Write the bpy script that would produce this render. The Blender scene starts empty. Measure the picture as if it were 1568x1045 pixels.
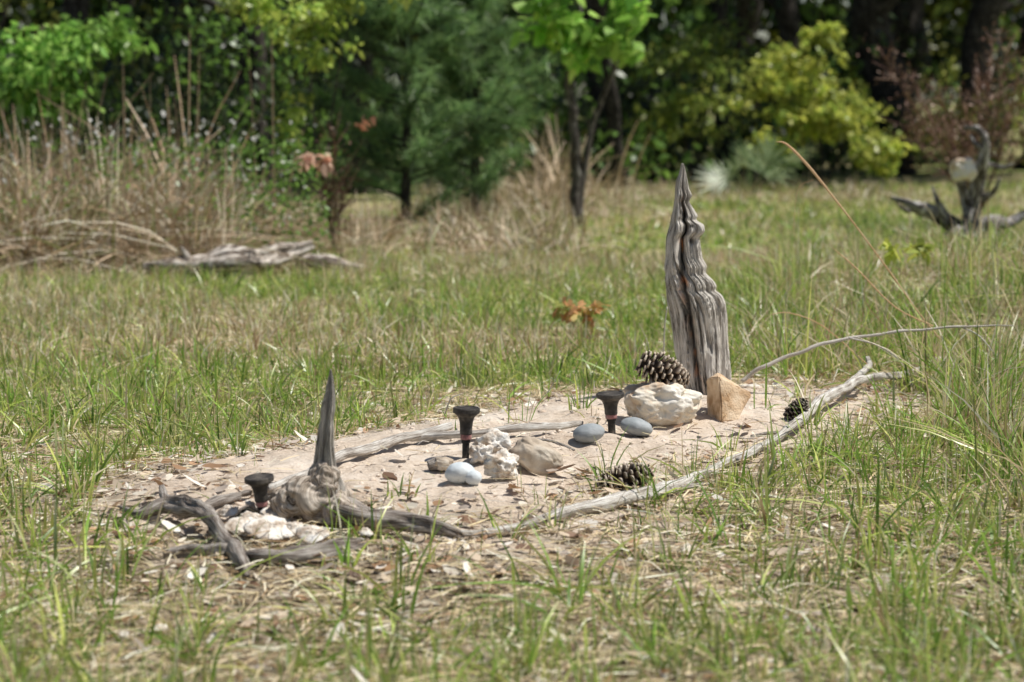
import bpy, math, random
import numpy as np
import bmesh
from mathutils import Vector, noise, Matrix
rng=np.random.default_rng(11); random.seed(5)
scene=bpy.context.scene

# ---------------------------------------------------------------- camera / survey
CH=1.1; F=3049.0; PITCH=math.atan(372.0/F)
cam=bpy.data.cameras.new("camera"); cob=bpy.data.objects.new("camera",cam)
scene.collection.objects.link(cob); scene.camera=cob
cob.location=(0,0,CH); cob.rotation_euler=(math.radians(90)-PITCH,0,0)
cam.lens=70; cam.sensor_width=36; cam.clip_end=600; cam.clip_start=0.05
cam.dof.use_dof=True; cam.dof.focus_distance=6.0; cam.dof.aperture_fstop=2.9

def vn(x,y,seed=0.0):
    x=np.asarray(x,float); y=np.asarray(y,float)
    xi=np.floor(x); yi=np.floor(y); fx=x-xi; fy=y-yi
    fx=fx*fx*(3-2*fx); fy=fy*fy*(3-2*fy)
    def h(i,j):
        s=np.sin(i*127.1+j*311.7+seed*17.3)*43758.5453
        return s-np.floor(s)
    return (h(xi,yi)*(1-fx)+h(xi+1,yi)*fx)*(1-fy)+(h(xi,yi+1)*(1-fx)+h(xi+1,yi+1)*fx)*fy
def fb(x,y,seed=0,o=4):
    a=0;w=.5
    for k in range(o):
        a=a+w*vn(x*2**k,y*2**k,seed+k); w*=.5
    return a
def mound_q(x,y):
    rx=x-0.12; ry=y-6.05
    u=rx*.66+ry*.75; v=rx*.75-ry*.66
    wob=(fb(x*2.2,y*2.2,3)-.47)*.48
    return (np.abs(u/1.45)**3+np.abs(v/.62)**3)**(1/3)+wob
def sstep(a,b,x):
    t=np.clip((x-a)/(b-a),0,1); return t*t*(3-2*t)
def ground_z(x,y):
    x=np.asarray(x,float); y=np.asarray(y,float)
    q=mound_q(x,y)
    m=sstep(1.7,.1,q)
    z=.11*m
    z=z+.26*np.exp(-(((x-2.7)/1.15)**2+((y-10.6)/2.2)**2))
    z=z+.05*(fb(x*.9,y*.9,8)-.5)
    z=z+m*(.06*(fb(x*3.5,y*3.5,1)-.5)+.038*(fb(x*13,y*13,2,5)-.5))+(.012*(fb(x*16,y*16,4,2)-.4))
    return z
cp,sp=math.cos(PITCH),math.sin(PITCH)
def ray(px,py):
    a=(px-784)/F; b=-(py-522.5)/F
    v=np.array([a, cp+b*sp, -sp+b*cp]); return v
def at(px,py,d):          # point at distance d (world y)
    r=ray(px,py); r=r/r[1]; return np.array([r[0]*d,d,CH+r[2]*d])
def G(px,py,dz=0.0):      # where a sight line meets the terrain
    r=ray(px,py); r=r/r[1]
    ds=np.arange(3,60,.01)
    z=CH+r[2]*ds; g=ground_z(r[0]*ds,ds)
    i=np.argmax(z<=g) if (z<=g).any() else len(ds)-1
    return np.array([r[0]*ds[i],ds[i],float(g[i])+dz])

# ---------------------------------------------------------------- mesh helpers
def link(ob,parent=None):
    scene.collection.objects.link(ob)
    if parent: ob.parent=parent
    return ob
def mk(name,V,Fc,mat,col=None,gc=None,smooth=True,parent=None):
    V=np.asarray(V,np.float32); me=bpy.data.meshes.new(name)
    if isinstance(Fc,np.ndarray):
        nf,k=Fc.shape
        me.vertices.add(len(V)); me.vertices.foreach_set("co",V.ravel())
        me.loops.add(nf*k); me.loops.foreach_set("vertex_index",Fc.astype(np.int32).ravel())
        me.polygons.add(nf); me.polygons.foreach_set("loop_start",np.arange(0,nf*k,k,dtype=np.int32))
        me.update(calc_edges=True); me.validate()
    else:
        me.from_pydata(V.tolist(),[],Fc); me.update()
    if col is not None and len(col)==len(me.vertices):
        c=np.ones((len(V),4),np.float32); c[:,:3]=col
        a=me.color_attributes.new("Col","FLOAT_COLOR","POINT"); a.data.foreach_set("color",c.ravel())
    if gc is not None:
        a=me.attributes.new("gc","FLOAT_VECTOR","POINT"); a.data.foreach_set("vector",np.asarray(gc,np.float32).ravel())
    if smooth: me.polygons.foreach_set("use_smooth",np.ones(len(me.polygons),bool))
    me.materials.append(mat)
    return link(bpy.data.objects.new(name,me),parent)
def nrm(a): return a/np.maximum(np.linalg.norm(a,axis=-1,keepdims=True),1e-9)
def strips(base,d,L,W,side,curve,ts,prof,c0,c1):
    n=len(base); ts=np.array(ts); prof=np.array(prof); S=len(ts)
    t=ts[None,:,None]
    C=base[:,None,:]+d[:,None,:]*(L[:,None,None]*t)+curve[:,None,:]*(L[:,None,None]*t*t)
    off=side[:,None,:]*(W[:,None,None]*prof[None,:,None]*.5)
    V=np.stack([C-off,C+off],2).reshape(-1,3)
    col=(c0[:,None,:]*(1-t)+c1[:,None,:]*t); col=np.repeat(col[:,:,None,:],2,2).reshape(-1,3)
    b=(np.arange(n)*S*2)[:,None]+(np.arange(S-1)*2)[None,:]
    b=b.reshape(-1); Fq=np.stack([b,b+1,b+3,b+2],1)
    return V,Fq,np.clip(col,0,.9)
class Bag:
    def __init__(s): s.V=[];s.F=[];s.C=[];s.n=0
    def add(s,V,Fq,C): s.V.append(V);s.F.append(Fq+s.n);s.C.append(C);s.n+=len(V)
    def make(s,name,mat,parent=None,smooth=False):
        return mk(name,np.concatenate(s.V),np.concatenate(s.F),mat,np.concatenate(s.C),None,smooth,parent)
def rdir(n,zb=0.0):
    v=rng.normal(size=(n,3)); v[:,2]+=zb; return nrm(v)
def perp(d):
    r=rng.normal(size=d.shape); return nrm(np.cross(d,r))

# ---------------------------------------------------------------- materials
def newmat(name):
    m=bpy.data.materials.new(name); m.use_nodes=True
    nt=m.node_tree; nt.nodes.clear()
    o=nt.nodes.new("ShaderNodeOutputMaterial"); return m,nt,o
def N(nt,t,**k):
    n=nt.nodes.new(t)
    for a,b in k.items():
        if a in n.inputs.keys(): n.inputs[a].default_value=b
        else: setattr(n,a,b)
    return n
def leafmat(name,trans=.4,rough=.5,spec=.3):
    m,nt,o=newmat(name); L=nt.links
    a=N(nt,"ShaderNodeAttribute",attribute_name="Col")
    p=N(nt,"ShaderNodeBsdfPrincipled"); p.inputs["Roughness"].default_value=rough
    p.inputs["Specular IOR Level"].default_value=spec
    t=N(nt,"ShaderNodeBsdfTranslucent"); mx=N(nt,"ShaderNodeMixShader"); mx.inputs[0].default_value=trans
    L.new(a.outputs["Color"],p.inputs["Base Color"]); L.new(a.outputs["Color"],t.inputs["Color"])
    L.new(p.outputs[0],mx.inputs[1]); L.new(t.outputs[0],mx.inputs[2]); L.new(mx.outputs[0],o.inputs[0]); return m
M_grass=leafmat("grass_blades",.36,.34,.5)
M_leaf=leafmat("foliage",.42,.38,.45)
M_dry=leafmat("dry_straw",.12,.5,.35)
def ramp(nt,stops):
    r=nt.nodes.new("ShaderNodeValToRGB"); e=r.color_ramp.elements
    while len(e)<len(stops): e.new(.5)
    for i,(p,c) in enumerate(stops): e[i].position=p; e[i].color=(*c,1)
    return r
def woodmat(name,dark,mid,light,sc=3.0,accent=None,bump=.6,rough=.8,st=(.39,.47,.60)):
    m,nt,o=newmat(name); L=nt.links
    a=N(nt,"ShaderNodeAttribute",attribute_name="gc")
    n1=N(nt,"ShaderNodeTexNoise",Scale=sc,Detail=8.0,Roughness=.65)
    n2=N(nt,"ShaderNodeTexNoise",Scale=sc*4,Detail=6.0,Roughness=.6)
    g=N(nt,"ShaderNodeTexCoord"); n3=N(nt,"ShaderNodeTexNoise",Scale=14.0,Detail=5.0)
    L.new(a.outputs["Vector"],n1.inputs["Vector"]); L.new(a.outputs["Vector"],n2.inputs["Vector"]); L.new(g.outputs["Object"],n3.inputs["Vector"])
    r=ramp(nt,[(st[0],dark),(st[1],mid),(st[2],light)])
    ad=N(nt,"ShaderNodeMath",operation="MULTIPLY_ADD"); ad.inputs[1].default_value=.45
    mm=N(nt,"ShaderNodeMath",operation="MULTIPLY_ADD"); mm.inputs[1].default_value=.35
    L.new(n2.outputs[0],mm.inputs[0]); mm.inputs[2].default_value=0
    L.new(n1.outputs[0],ad.inputs[0]); L.new(mm.outputs[0],ad.inputs[2])
    ad2=N(nt,"ShaderNodeMath",operation="MULTIPLY_ADD"); ad2.inputs[1].default_value=.22
    L.new(n3.outputs[0],ad2.inputs[0]); L.new(ad.outputs[0],ad2.inputs[2]); L.new(ad2.outputs[0],r.inputs[0])
    p=N(nt,"ShaderNodeBsdfPrincipled"); p.inputs["Roughness"].default_value=rough; p.inputs["Specular IOR Level"].default_value=.25
    src=r.outputs[0]
    if accent:
        ca=N(nt,"ShaderNodeAttribute",attribute_name="Col")
        mx=N(nt,"ShaderNodeMix",data_type="RGBA",blend_type="MULTIPLY"); mx.inputs[0].default_value=1
        L.new(src,mx.inputs[6]); L.new(ca.outputs["Color"],mx.inputs[7]); src=mx.outputs[2]
    L.new(src,p.inputs["Base Color"])
    b=N(nt,"ShaderNodeBump"); b.inputs["Strength"].default_value=bump; b.inputs["Distance"].default_value=.006
    L.new(ad.outputs[0],b.inputs["Height"]); L.new(b.outputs[0],p.inputs["Normal"]); L.new(p.outputs[0],o.inputs[0]); return m
M_drift=woodmat("weathered_driftwood",(.06,.047,.038),(.46,.43,.39),(.80,.775,.73),3.0,True,1.0,.75,(.40,.475,.57))
M_burl=woodmat("weathered_burl",(.05,.034,.024),(.34,.275,.215),(.68,.60,.51),3.0,None,1.0,.8,(.41,.48,.60))
M_root=woodmat("dark_weathered_root",(.03,.022,.017),(.22,.18,.15),(.60,.56,.51),3.0,None,1.0,.8,(.41,.49,.61))
M_stick=woodmat("lichen_bark",(.07,.05,.04),(.40,.35,.30),(.80,.78,.72),2.5,None,.9,.8,(.40,.475,.585))
M_twig=woodmat("grey_twig_bark",(.12,.10,.08),(.46,.41,.35),(.70,.66,.60),2.5,None,.5)
M_trunk=woodmat("tree_bark",(.012,.01,.008),(.035,.029,.024),(.16,.145,.12),2.0,None,1.0,.9,(.42,.52,.66))
def rockmat(name,c1,c2,c3,sc=12,bump=.4,rough=.85,lo=.35,hi=.65):
    m,nt,o=newmat(name); L=nt.links
    g=N(nt,"ShaderNodeTexCoord"); n=N(nt,"ShaderNodeTexNoise",Scale=float(sc),Detail=9.0,Roughness=.6)
    L.new(g.outputs["Object"],n.inputs["Vector"]); r=ramp(nt,[(lo,c1),(.5,c2),(hi,c3)]); L.new(n.outputs[0],r.inputs[0])
    n2=N(nt,"ShaderNodeTexNoise",Scale=float(sc*9),Detail=6.0); L.new(g.outputs["Object"],n2.inputs["Vector"])
    p=N(nt,"ShaderNodeBsdfPrincipled"); p.inputs["Roughness"].default_value=rough; p.inputs["Specular IOR Level"].default_value=.25; L.new(r.outputs[0],p.inputs["Base Color"])
    b=N(nt,"ShaderNodeBump"); b.inputs["Strength"].default_value=bump; b.inputs["Distance"].default_value=.004
    L.new(n2.outputs[0],b.inputs["Height"]); L.new(b.outputs[0],p.inputs["Normal"]); L.new(p.outputs[0],o.inputs[0]); return m
M_white=rockmat("cream_limestone",(.56,.40,.26),(.78,.70,.58),(.84,.80,.73),9,.6,.85,.38)
M_tan=rockmat("tan_sandstone",(.46,.29,.16),(.68,.50,.33),(.80,.64,.46),18,.9,.95)
M_pebble=rockmat("grey_pebble",(.24,.265,.28),(.31,.335,.345),(.38,.40,.41),20,.1,.7)
M_pale=rockmat("pale_pebble",(.50,.55,.57),(.62,.67,.69),(.70,.74,.75),12,.1,.7)
M_beige=rockmat("beige_stone",(.22,.165,.12),(.48,.40,.31),(.66,.60,.51),10,.6)
M_shell=rockmat("oyster_shell",(.42,.33,.25),(.72,.65,.56),(.86,.83,.77),22,.8,.85,.4,.6)
M_dark=rockmat("dark_plastic",(.030,.027,.025),(.055,.049,.044),(.17,.148,.125),30,.35,.6,.4,.66)
M_pink=rockmat("rusty_pink_band",(.20,.09,.085),(.36,.17,.16),(.48,.30,.27),40,.3,.5)
M_cone,ntc,oc=newmat("pinecone_scale")
a_=N(ntc,"ShaderNodeAttribute",attribute_name="Col"); p_=N(ntc,"ShaderNodeBsdfPrincipled"); p_.inputs["Roughness"].default_value=.7
ntc.links.new(a_.outputs["Color"],p_.inputs["Base Color"]); ntc.links.new(p_.outputs[0],oc.inputs[0])

# ground material
def groundmat():
    m,nt,o=newmat("ground_soil"); L=nt.links
    g=N(nt,"ShaderNodeTexCoord"); a=N(nt,"ShaderNodeAttribute",attribute_name="Col")
    sep=N(nt,"ShaderNodeSeparateColor"); L.new(a.outputs["Color"],sep.inputs[0])
    def nz(s,d=8.0,r=.6):
        n=N(nt,"ShaderNodeTexNoise",Scale=float(s),Detail=d,Roughness=r); L.new(g.outputs["Object"],n.inputs["Vector"]); return n
    n1=nz(35); r1=ramp(nt,[(.36,(.09,.068,.045)),(.50,(.34,.27,.19)),(.64,(.64,.55,.42))]); L.new(n1.outputs[0],r1.inputs[0])
    n2=nz(5); n5=nz(60,7.0,.8); r2=ramp(nt,[(.34,(.28,.20,.145)),(.42,(.60,.485,.375)),(.50,(.74,.62,.50)),(.60,(.84,.74,.63))])
    ma=N(nt,"ShaderNodeMath",operation="ADD"); mb=N(nt,"ShaderNodeMath",operation="MULTIPLY"); mb.inputs[1].default_value=.5
    L.new(n2.outputs[0],ma.inputs[0]); L.new(n5.outputs[0],ma.inputs[1]); L.new(ma.outputs[0],mb.inputs[0]); L.new(mb.outputs[0],r2.inputs[0])
    n4=nz(.45,4.0); r4=ramp(nt,[(.4,(.19,.23,.07)),(.6,(.38,.33,.17))]); L.new(n4.outputs[0],r4.inputs[0])
    mf=N(nt,"ShaderNodeMix",data_type="RGBA"); L.new(sep.outputs[1],mf.inputs[0]); L.new(r1.outputs[0],mf.inputs[6]); L.new(r4.outputs[0],mf.inputs[7])
    mx=N(nt,"ShaderNodeMix",data_type="RGBA"); L.new(sep.outputs[0],mx.inputs[0]); L.new(mf.outputs[2],mx.inputs[6]); L.new(r2.outputs[0],mx.inputs[7])
    p=N(nt,"ShaderNodeBsdfPrincipled"); p.inputs["Roughness"].default_value=.95; p.inputs["Specular IOR Level"].default_value=.1
    L.new(mx.outputs[2],p.inputs["Base Color"])
    n3=nz(55,7.0,.75); b=N(nt,"ShaderNodeBump"); b.inputs["Strength"].default_value=.9; b.inputs["Distance"].default_value=.014
    L.new(n3.outputs[0],b.inputs["Height"]); L.new(b.outputs[0],p.inputs["Normal"]); L.new(p.outputs[0],o.inputs[0]); return m
M_ground=groundmat()
# ---------------------------------------------------------------- ground sheet
xs=np.concatenate([-np.geomspace(2.3,250,60)[::-1],np.arange(-2.29,2.3,.013),np.geomspace(2.3,250,60)])
ys=np.concatenate([np.linspace(-60,3,20),np.arange(3.05,4.6,.03),np.arange(4.6,8.2,.013),np.geomspace(8.2,400,150)])
X,Y=np.meshgrid(xs,ys); Z=ground_z(X,Y)
V=np.stack([X,Y,Z],-1).reshape(-1,3); nx=len(xs); ny=len(ys)
i=(np.arange(ny-1)[:,None]*nx+np.arange(nx-1)[None,:]).ravel()
Fq=np.stack([i,i+1,i+nx+1,i+nx],1)
q=mound_q(X,Y).ravel(); sand=sstep(1.5,.75,q+(fb(X*5,Y*5,12)-.5).ravel()*1.3)
far=sstep(7.5,10,Y).ravel()
mk("ground",V,Fq,M_ground,np.stack([sand,far,far*0],1))

# ---------------------------------------------------------------- grass
GT=(0,.35,.7,1.0); GP=(.8,1.0,.7,.06)
GT3=(0,.5,1.0); GP3=(.9,1.0,.06)
GREEN=np.array([[.30,.48,.08],[.22,.38,.055],[.46,.58,.12],[.15,.27,.045],[.57,.61,.17]])
DRY=np.array([[.78,.65,.43],[.62,.49,.30],[.88,.81,.62],[.36,.24,.13],[.70,.59,.35]])
def pick(p,n): return p[rng.integers(0,len(p),n)]*rng.uniform(.75,1.2,(n,1))
def sample(n,y0,y1,mar=.6):
    y=np.sqrt(rng.uniform((y0+2)**2,(y1+2)**2,n))-2
    x=rng.uniform(-1,1,n)*(.27*y+mar); return x,y
def edge_y(x): # far edge of the clearing
    return np.interp(x,[-9,-3.1,-1.0,-.3,1.0,4.7,12],[11.5,12.6,13.6,17.6,22,24.5,26])
def grassify(bag,x,y,nb,h0,h1,w,dryp,sp=.03,lean=.55,T=GT,P=GP):
    n=len(x); k=rng.integers(max(2,nb//2),nb+nb//2,n)
    th=rng.uniform(.55,1.35,n); idx=np.repeat(np.arange(n),k); m=len(idx)
    az=rng.uniform(0,2*np.pi,m); rr=rng.random(m)**.7*sp
    bx=x[idx]+np.cos(az)*rr; by=y[idx]+np.sin(az)*rr
    base=np.stack([bx,by,ground_z(bx,by)-.004],1)
    az2=az+rng.normal(0,.7,m)
    ln=np.abs(rng.normal(0,lean,m))*.6
    d=nrm(np.stack([np.cos(az2)*ln,np.sin(az2)*ln,np.ones(m)],1))
    cv=np.stack([np.cos(az2)*ln*1.1,np.sin(az2)*ln*1.1,-ln*.45],1)
    L=(h0+(h1-h0)*rng.random(m)**1.5)*th[idx]
    W=w*rng.uniform(.6,1.3,m)
    side=nrm(np.cross(d,rdir(m)))
    dp=dryp[idx]; dry=rng.random(m)<dp
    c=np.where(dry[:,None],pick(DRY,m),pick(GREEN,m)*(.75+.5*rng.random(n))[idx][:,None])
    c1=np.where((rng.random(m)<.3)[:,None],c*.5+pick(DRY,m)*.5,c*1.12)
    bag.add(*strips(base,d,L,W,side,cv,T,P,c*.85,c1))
def thatch(bag,x,y,l0,l1,w,pal=DRY,up=.12,hz=.018):
    n=len(x); az=rng.uniform(0,2*np.pi,n)
    base=np.stack([x,y,ground_z(x,y)+rng.random(n)*hz],1)
    u=np.abs(rng.normal(0,up,n))
    d=nrm(np.stack([np.cos(az),np.sin(az),u],1)); a2=az+np.pi/2
    b=rng.normal(0,.25,n); cv=np.stack([np.cos(a2)*b,np.sin(a2)*b,-u*.9],1)
    L=rng.uniform(l0,l1,n); c=pick(pal,n)
    up_=np.stack([rng.normal(0,.5,n),rng.normal(0,.5,n),np.ones(n)],1)
    bag.add(*strips(base,d,L,w*rng.uniform(.5,1.4,n),nrm(np.cross(d,up_)),cv,GT3,(1,1,.5),c,c*rng.uniform(.8,1.1,(n,1))))
gb=Bag()
def keep(x,y,thr=1.0,leak=.02):
    q=mound_q(x,y)+rng.normal(0,.10,len(x)); return ((q>thr)|(rng.random(len(x))<leak))&(y<edge_y(x)+.4)
def litter(x,y): # bare, leaf-strewn strip in front of the mound and around the left roots
    rx=x-.2; ry=y-4.75
    a=np.exp(-((rx*.5-ry*.85)/.38)**2-((rx*.85+ry*.5)/1.05)**2)
    b=np.exp(-((x+.62)/.42)**2-((y-4.95)/.42)**2)
    return np.maximum(a,b)
# near
x,y=sample(4200,3.2,7.6); p=fb(x*1.6,y*1.6,21); k=keep(x,y,1.10,.006)&(rng.random(len(x))<np.clip((p-.34)*3.6+.3*sstep(0,-1,x)+.28*sstep(.6,1.4,x),.05,1)*(1-.93*litter(x,y)))
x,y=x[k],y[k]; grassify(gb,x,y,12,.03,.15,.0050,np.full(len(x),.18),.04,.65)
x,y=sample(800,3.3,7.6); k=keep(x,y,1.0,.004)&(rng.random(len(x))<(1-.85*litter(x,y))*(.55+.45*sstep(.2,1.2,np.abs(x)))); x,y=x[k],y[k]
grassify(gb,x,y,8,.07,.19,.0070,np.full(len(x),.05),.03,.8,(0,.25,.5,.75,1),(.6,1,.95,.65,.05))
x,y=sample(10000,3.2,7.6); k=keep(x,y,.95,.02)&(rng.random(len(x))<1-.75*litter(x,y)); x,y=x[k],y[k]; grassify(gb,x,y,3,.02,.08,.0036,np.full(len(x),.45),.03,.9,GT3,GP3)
# mid
x,y=sample(7400,7.4,13.4); k=keep(x,y); x,y=x[k],y[k]; p=fb(x*.8,y*.8,31)
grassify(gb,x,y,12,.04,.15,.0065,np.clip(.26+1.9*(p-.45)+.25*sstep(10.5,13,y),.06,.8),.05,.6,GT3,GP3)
# far
x,y=sample(8600,13.2,26,1.0); k=keep(x,y); x,y=x[k],y[k]; p=fb(x*.6,y*.6,41)
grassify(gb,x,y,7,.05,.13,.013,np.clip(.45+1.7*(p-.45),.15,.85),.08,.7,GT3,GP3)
gb.make("grass",M_grass)
tb=Bag()
x,y=sample(40000,3.2,7.6); k=keep(x,y,1.0,.03)&(rng.random(len(x))<.32+1.3*(fb(x*5,y*5,91)-.1)); thatch(tb,x[k],y[k],.03,.15,.0034,DRY,.2,.025)
x,y=sample(22000,7.4,13.4); k=keep(x,y,1.0,0); thatch(tb,x[k],y[k],.05,.2,.006,DRY,.25)
tb.make("dry_thatch",M_dry)

# tall bunch grass on the right bank
bb=Bag()
pts=[(1160,560),(1190,600),(1240,540),(1290,580),(1180,480),(1250,470),(1330,520),(1400,500),(1470,540),(1520,600),(1390,600),(1540,680),(1500,470),(1550,520),(1330,450),(1230,430),(1440,440),(1280,500),(1360,560),(1450,600),(1560,590),(1600,560),(1500,640),(1600,700),(1140,500),(1150,540),(1560,420),(1500,420),(1620,480),(1560,740),(1600,800),(1420,380),(1540,385),(1480,650)]
X=[];Yy=[]
for (a,b) in pts:
    for _ in range(7):
        g=G(a+random.uniform(-45,45),b+random.uniform(-25,30)); X.append(g[0]);Yy.append(g[1])
X=np.array(X);Yy=np.array(Yy); k=mound_q(X,Yy)>1.08
grassify(bb,X[k],Yy[k],24,.08,.36,.0060,rng.uniform(.05,.9,k.sum()),.06,.6)
n=11000; x=rng.uniform(1.0,3.6,n); y=rng.uniform(6.6,11.5,n); k=(mound_q(x,y)>1.1)&(x>.155*y)&(fb(x*2,y*2,77)>.42)
thatch(bb,x[k],y[k],.08,.28,.0045,DRY,.5,.05)
bb.make("bunch_grass",M_grass)

# ---------------------------------------------------------------- dead leaves
DL=np.array([[.46,.28,.16],[.62,.50,.37],[.76,.69,.57],[.22,.13,.08],[.50,.42,.35],[.84,.78,.69]])
def deadleaves(name,x,y,l0,l1):
    n=len(x); b=Bag(); az=rng.uniform(0,2*np.pi,n)
    base=np.stack([x,y,ground_z(x,y)+.006+rng.random(n)*.014],1)
    d=nrm(np.stack([np.cos(az),np.sin(az),rng.normal(0,.14,n)],1))
    side=nrm(np.cross(d,np.stack([rng.normal(0,.35,n),rng.normal(0,.35,n),np.ones(n)],1)))
    cv=np.stack([rng.normal(0,.15,n),rng.normal(0,.15,n),rng.normal(.06,.2,n)],1)
    L=rng.uniform(l0,l1,n); c=pick(DL,n)
    b.add(*strips(base,d,L,L*rng.uniform(.3,.7,n),side,cv,(0,.15,.4,.6,.82,1),(.1,.6,1,.75,.65,.05),c,c*.9))
    return b.make(name,M_dry)
x,y=sample(8500,3.3,7.8); q_=mound_q(x,y); w=.16+.95*litter(x,y)+.35*(fb(x*2,y*2,51)>.5)+.7*np.exp(-((q_-1.05)/.2)**2); k=(rng.random(len(x))<w)&(q_>.72)
x2,y2=sample(2000,4.5,7.8); k2=(mound_q(x2,y2)<1.05)&(rng.random(len(x2))<.22)
deadleaves("dead_leaves",np.concatenate([x[k],x2[k2]]),np.concatenate([y[k],y2[k2]]),.016,.058)

# soil clods and crumbs on the mound
def blobs(x,y,r,flat=.6):
    bm=bmesh.new(); bmesh.ops.create_icosphere(bm,subdivisions=1,radius=1)
    base=np.array([v.co[:] for v in bm.verts]); fc=np.array([[v.index for v in f.verts] for f in bm.faces]); bm.free()
    n=len(x); V=base[None]*(1+.35*rng.normal(size=(n,len(base),1)))*r[:,None,None]; V[:,:,2]*=flat
    V=V+np.stack([x,y,ground_z(x,y)+r*.1],1)[:,None,:]
    Fx=(fc[None]+(np.arange(n)*len(base))[:,None,None]).reshape(-1,3)
    return V.reshape(-1,3),Fx
x,y=sample(16000,4.4,8); k=(mound_q(x,y)<1.25)&(rng.random(len(x))<.3+1.4*(fb(x*4,y*4,61)>.5)); x,y=x[k],y[k]
V,Fx=blobs(x,y,.0018+.010*rng.random(len(x))**8)
M_clod=rockmat("soil_clod",(.54,.43,.33),(.70,.58,.47),(.80,.70,.60),12)
mk("soil_clods",V,Fx,M_clod)
x,y=sample(13000,4.4,8); q_=mound_q(x,y); k=(q_<1.2)&(rng.random(len(x))<.16+.75*sstep(.5,1.0,q_)*(.4+fb(x*3,y*3,66))); tb2=Bag(); thatch(tb2,x[k],y[k],.012,.07,.0026,DL*.85,.25); tb2.make("twig_litter",M_dry)

# ---------------------------------------------------------------- tubes (sticks, limbs)
def catmull(P,seg):
    P=np.asarray(P,float); Q=np.vstack([2*P[0]-P[1],P,2*P[-1]-P[-2]]); out=[]
    for i in range(1,len(Q)-2):
        for t in np.linspace(0,1,seg,endpoint=False):
            a,b,c,d=Q[i-1],Q[i],Q[i+1],Q[i+2]
            out.append(.5*((2*b)+(-a+c)*t+(2*a-5*b+4*c-d)*t*t+(-a+3*b-3*c+d)*t**3))
    out.append(P[-1]); return np.array(out)
def tube(P,R,sides=12,seg=8,rough=.25,off=0,wig=.0,wf=5.0):
    A=catmull(np.hstack([np.asarray(P,float),np.asarray(R,float)[:,None]]),seg)
    C=A[:,:3]; r=np.maximum(A[:,3],.0004)
    if wig:
        for i_ in range(len(C)): C[i_]+=np.array(noise.noise_vector(Vector(C[i_]*wf+off)))*wig*r[i_]
    T=nrm(np.gradient(C,axis=0)); up=np.array([0,0,1.]) if abs(T[0][2])<.9 else np.array([1.,0,0])
    n=nrm(np.cross(T[0],up)); V=[];gc=[]; s=0; rm=r.max()
    for i in range(len(C)):
        if i: s+=np.linalg.norm(C[i]-C[i-1])
        n=nrm(n-T[i]*np.dot(n,T[i])); b=np.cross(T[i],n)
        for j in range(sides):
            a=2*math.pi*j/sides; dr=n*math.cos(a)+b*math.sin(a)
            q=Vector((math.cos(a)*1.3+off,math.sin(a)*1.3,s*.16/rm))
            k=1+rough*(noise.noise(q)*1.1+.8*(noise.noise(q*2.3))+.4*noise.noise(q*5))
            V.append(C[i]+dr*r[i]*k); gc.append((math.cos(a)*1.6+off,math.sin(a)*1.6,s*2.5))
    Fx=[]
    for i in range(len(C)-1):
        for j in range(sides):
            k=(j+1)%sides; Fx.append((i*sides+j,i*sides+k,(i+1)*sides+k,(i+1)*sides+j))
    V.append(C[0]);V.append(C[-1]);gc.append((off,0,0));gc.append((off,0,s)); e=len(V)
    for j in range(sides):
        k=(j+1)%sides; Fx.append((e-2,k,j)); Fx.append((e-1,(len(C)-1)*sides+j,(len(C)-1)*sides+k))
    return V,Fx,gc
def join(parts):
    V=[];Fx=[];gc=[]
    for v,f,g in parts:
        o=len(V); V+=list(v); gc+=list(g); Fx+=[tuple(i+o for i in t) for t in f]
    return V,Fx,gc
def gpath(pts,lift=0.0,sink=.15):
    P=[];R=[]
    for t in pts:
        px,py,th=t[:3]; g=G(px,py+th*.45); r=th*.5*g[1]/F
        P.append(g+np.array([0,0,r*(1-sink)+lift+(t[3] if len(t)>3 else 0)])); R.append(r)
    return P,R
def sticks(name,paths,mat,rough=.3,wig=.5,sides=16,seg=14,lift=0.0):
    parts=[]
    for n_,p in enumerate(paths):
        P,R=gpath(p,lift); parts.append(tube(P,R,sides,seg,rough,n_*7.7+len(name),wig,7.0))
    V,Fx,gc=join(parts); return mk(name,V,Fx,mat,None,gc)
sticks("fallen_branch",[[(690,826,10),(780,816,14),(860,794,17),(950,771,21),(1020,757,21),(1065,735,16),(1130,707,12),(1165,688,9)],[(1020,757,10),(1052,752,8),(1085,748,4)]],M_stick,lift=.011)
sticks("fallen_branch",[[(410,757,10),(470,733,12),(515,712,14),(560,695,15),(620,680,14),(688,660,13)]],M_stick,lift=.014)
sticks("fallen_branch",[[(600,683,9),(650,676,12),(700,674,11),(780,667,12),(830,662,12),(890,656,8)]],M_stick,lift=.014)
sticks("fallen_branch",[[(1130,712,8),(1190,675,12),(1225,652,15,.01),(1260,630,16,.03),(1325,602,13,.04),(1385,595,11,.04),(1415,582,9,.04),(1440,568,8,.04)],[(1300,610,10,.04),(1330,590,9,.06),(1327,582,7,.07)],[(1385,595,7,.04),(1395,606,5,.03)]],M_stick,lift=.010)
sticks("driftwood_root",[[(182,793,7,.02),(215,800,18,.02),(255,790,24,.03),(290,797,27,.03),(325,815,26,.02),(350,842,24,.01),(372,866,22),(380,888,8)],[(255,790,16,.03),(248,772,8,.04)],[(250,852,10),(290,846,20),(345,850,22)]],M_root,.5,.8,lift=.004)
sticks("driftwood_root",[[(375,857,16),(400,857,24),(450,854,27),(500,845,27),(535,840,22),(556,834,10)]],M_root,.5,.8,lift=.004)
sticks("driftwood_root",[[(505,800,20,.02),(545,802,32,.015),(590,808,30,.012),(640,814,26,.01),(690,822,20,.008),(712,826,12)]],M_root,.45,.8,lift=.006)
sticks("driftwood_root",[[(280,790,14),(320,778,18),(366,765,10)],[(335,772,9),(385,762,8)]],M_root,.4,.8,lift=.01)
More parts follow.
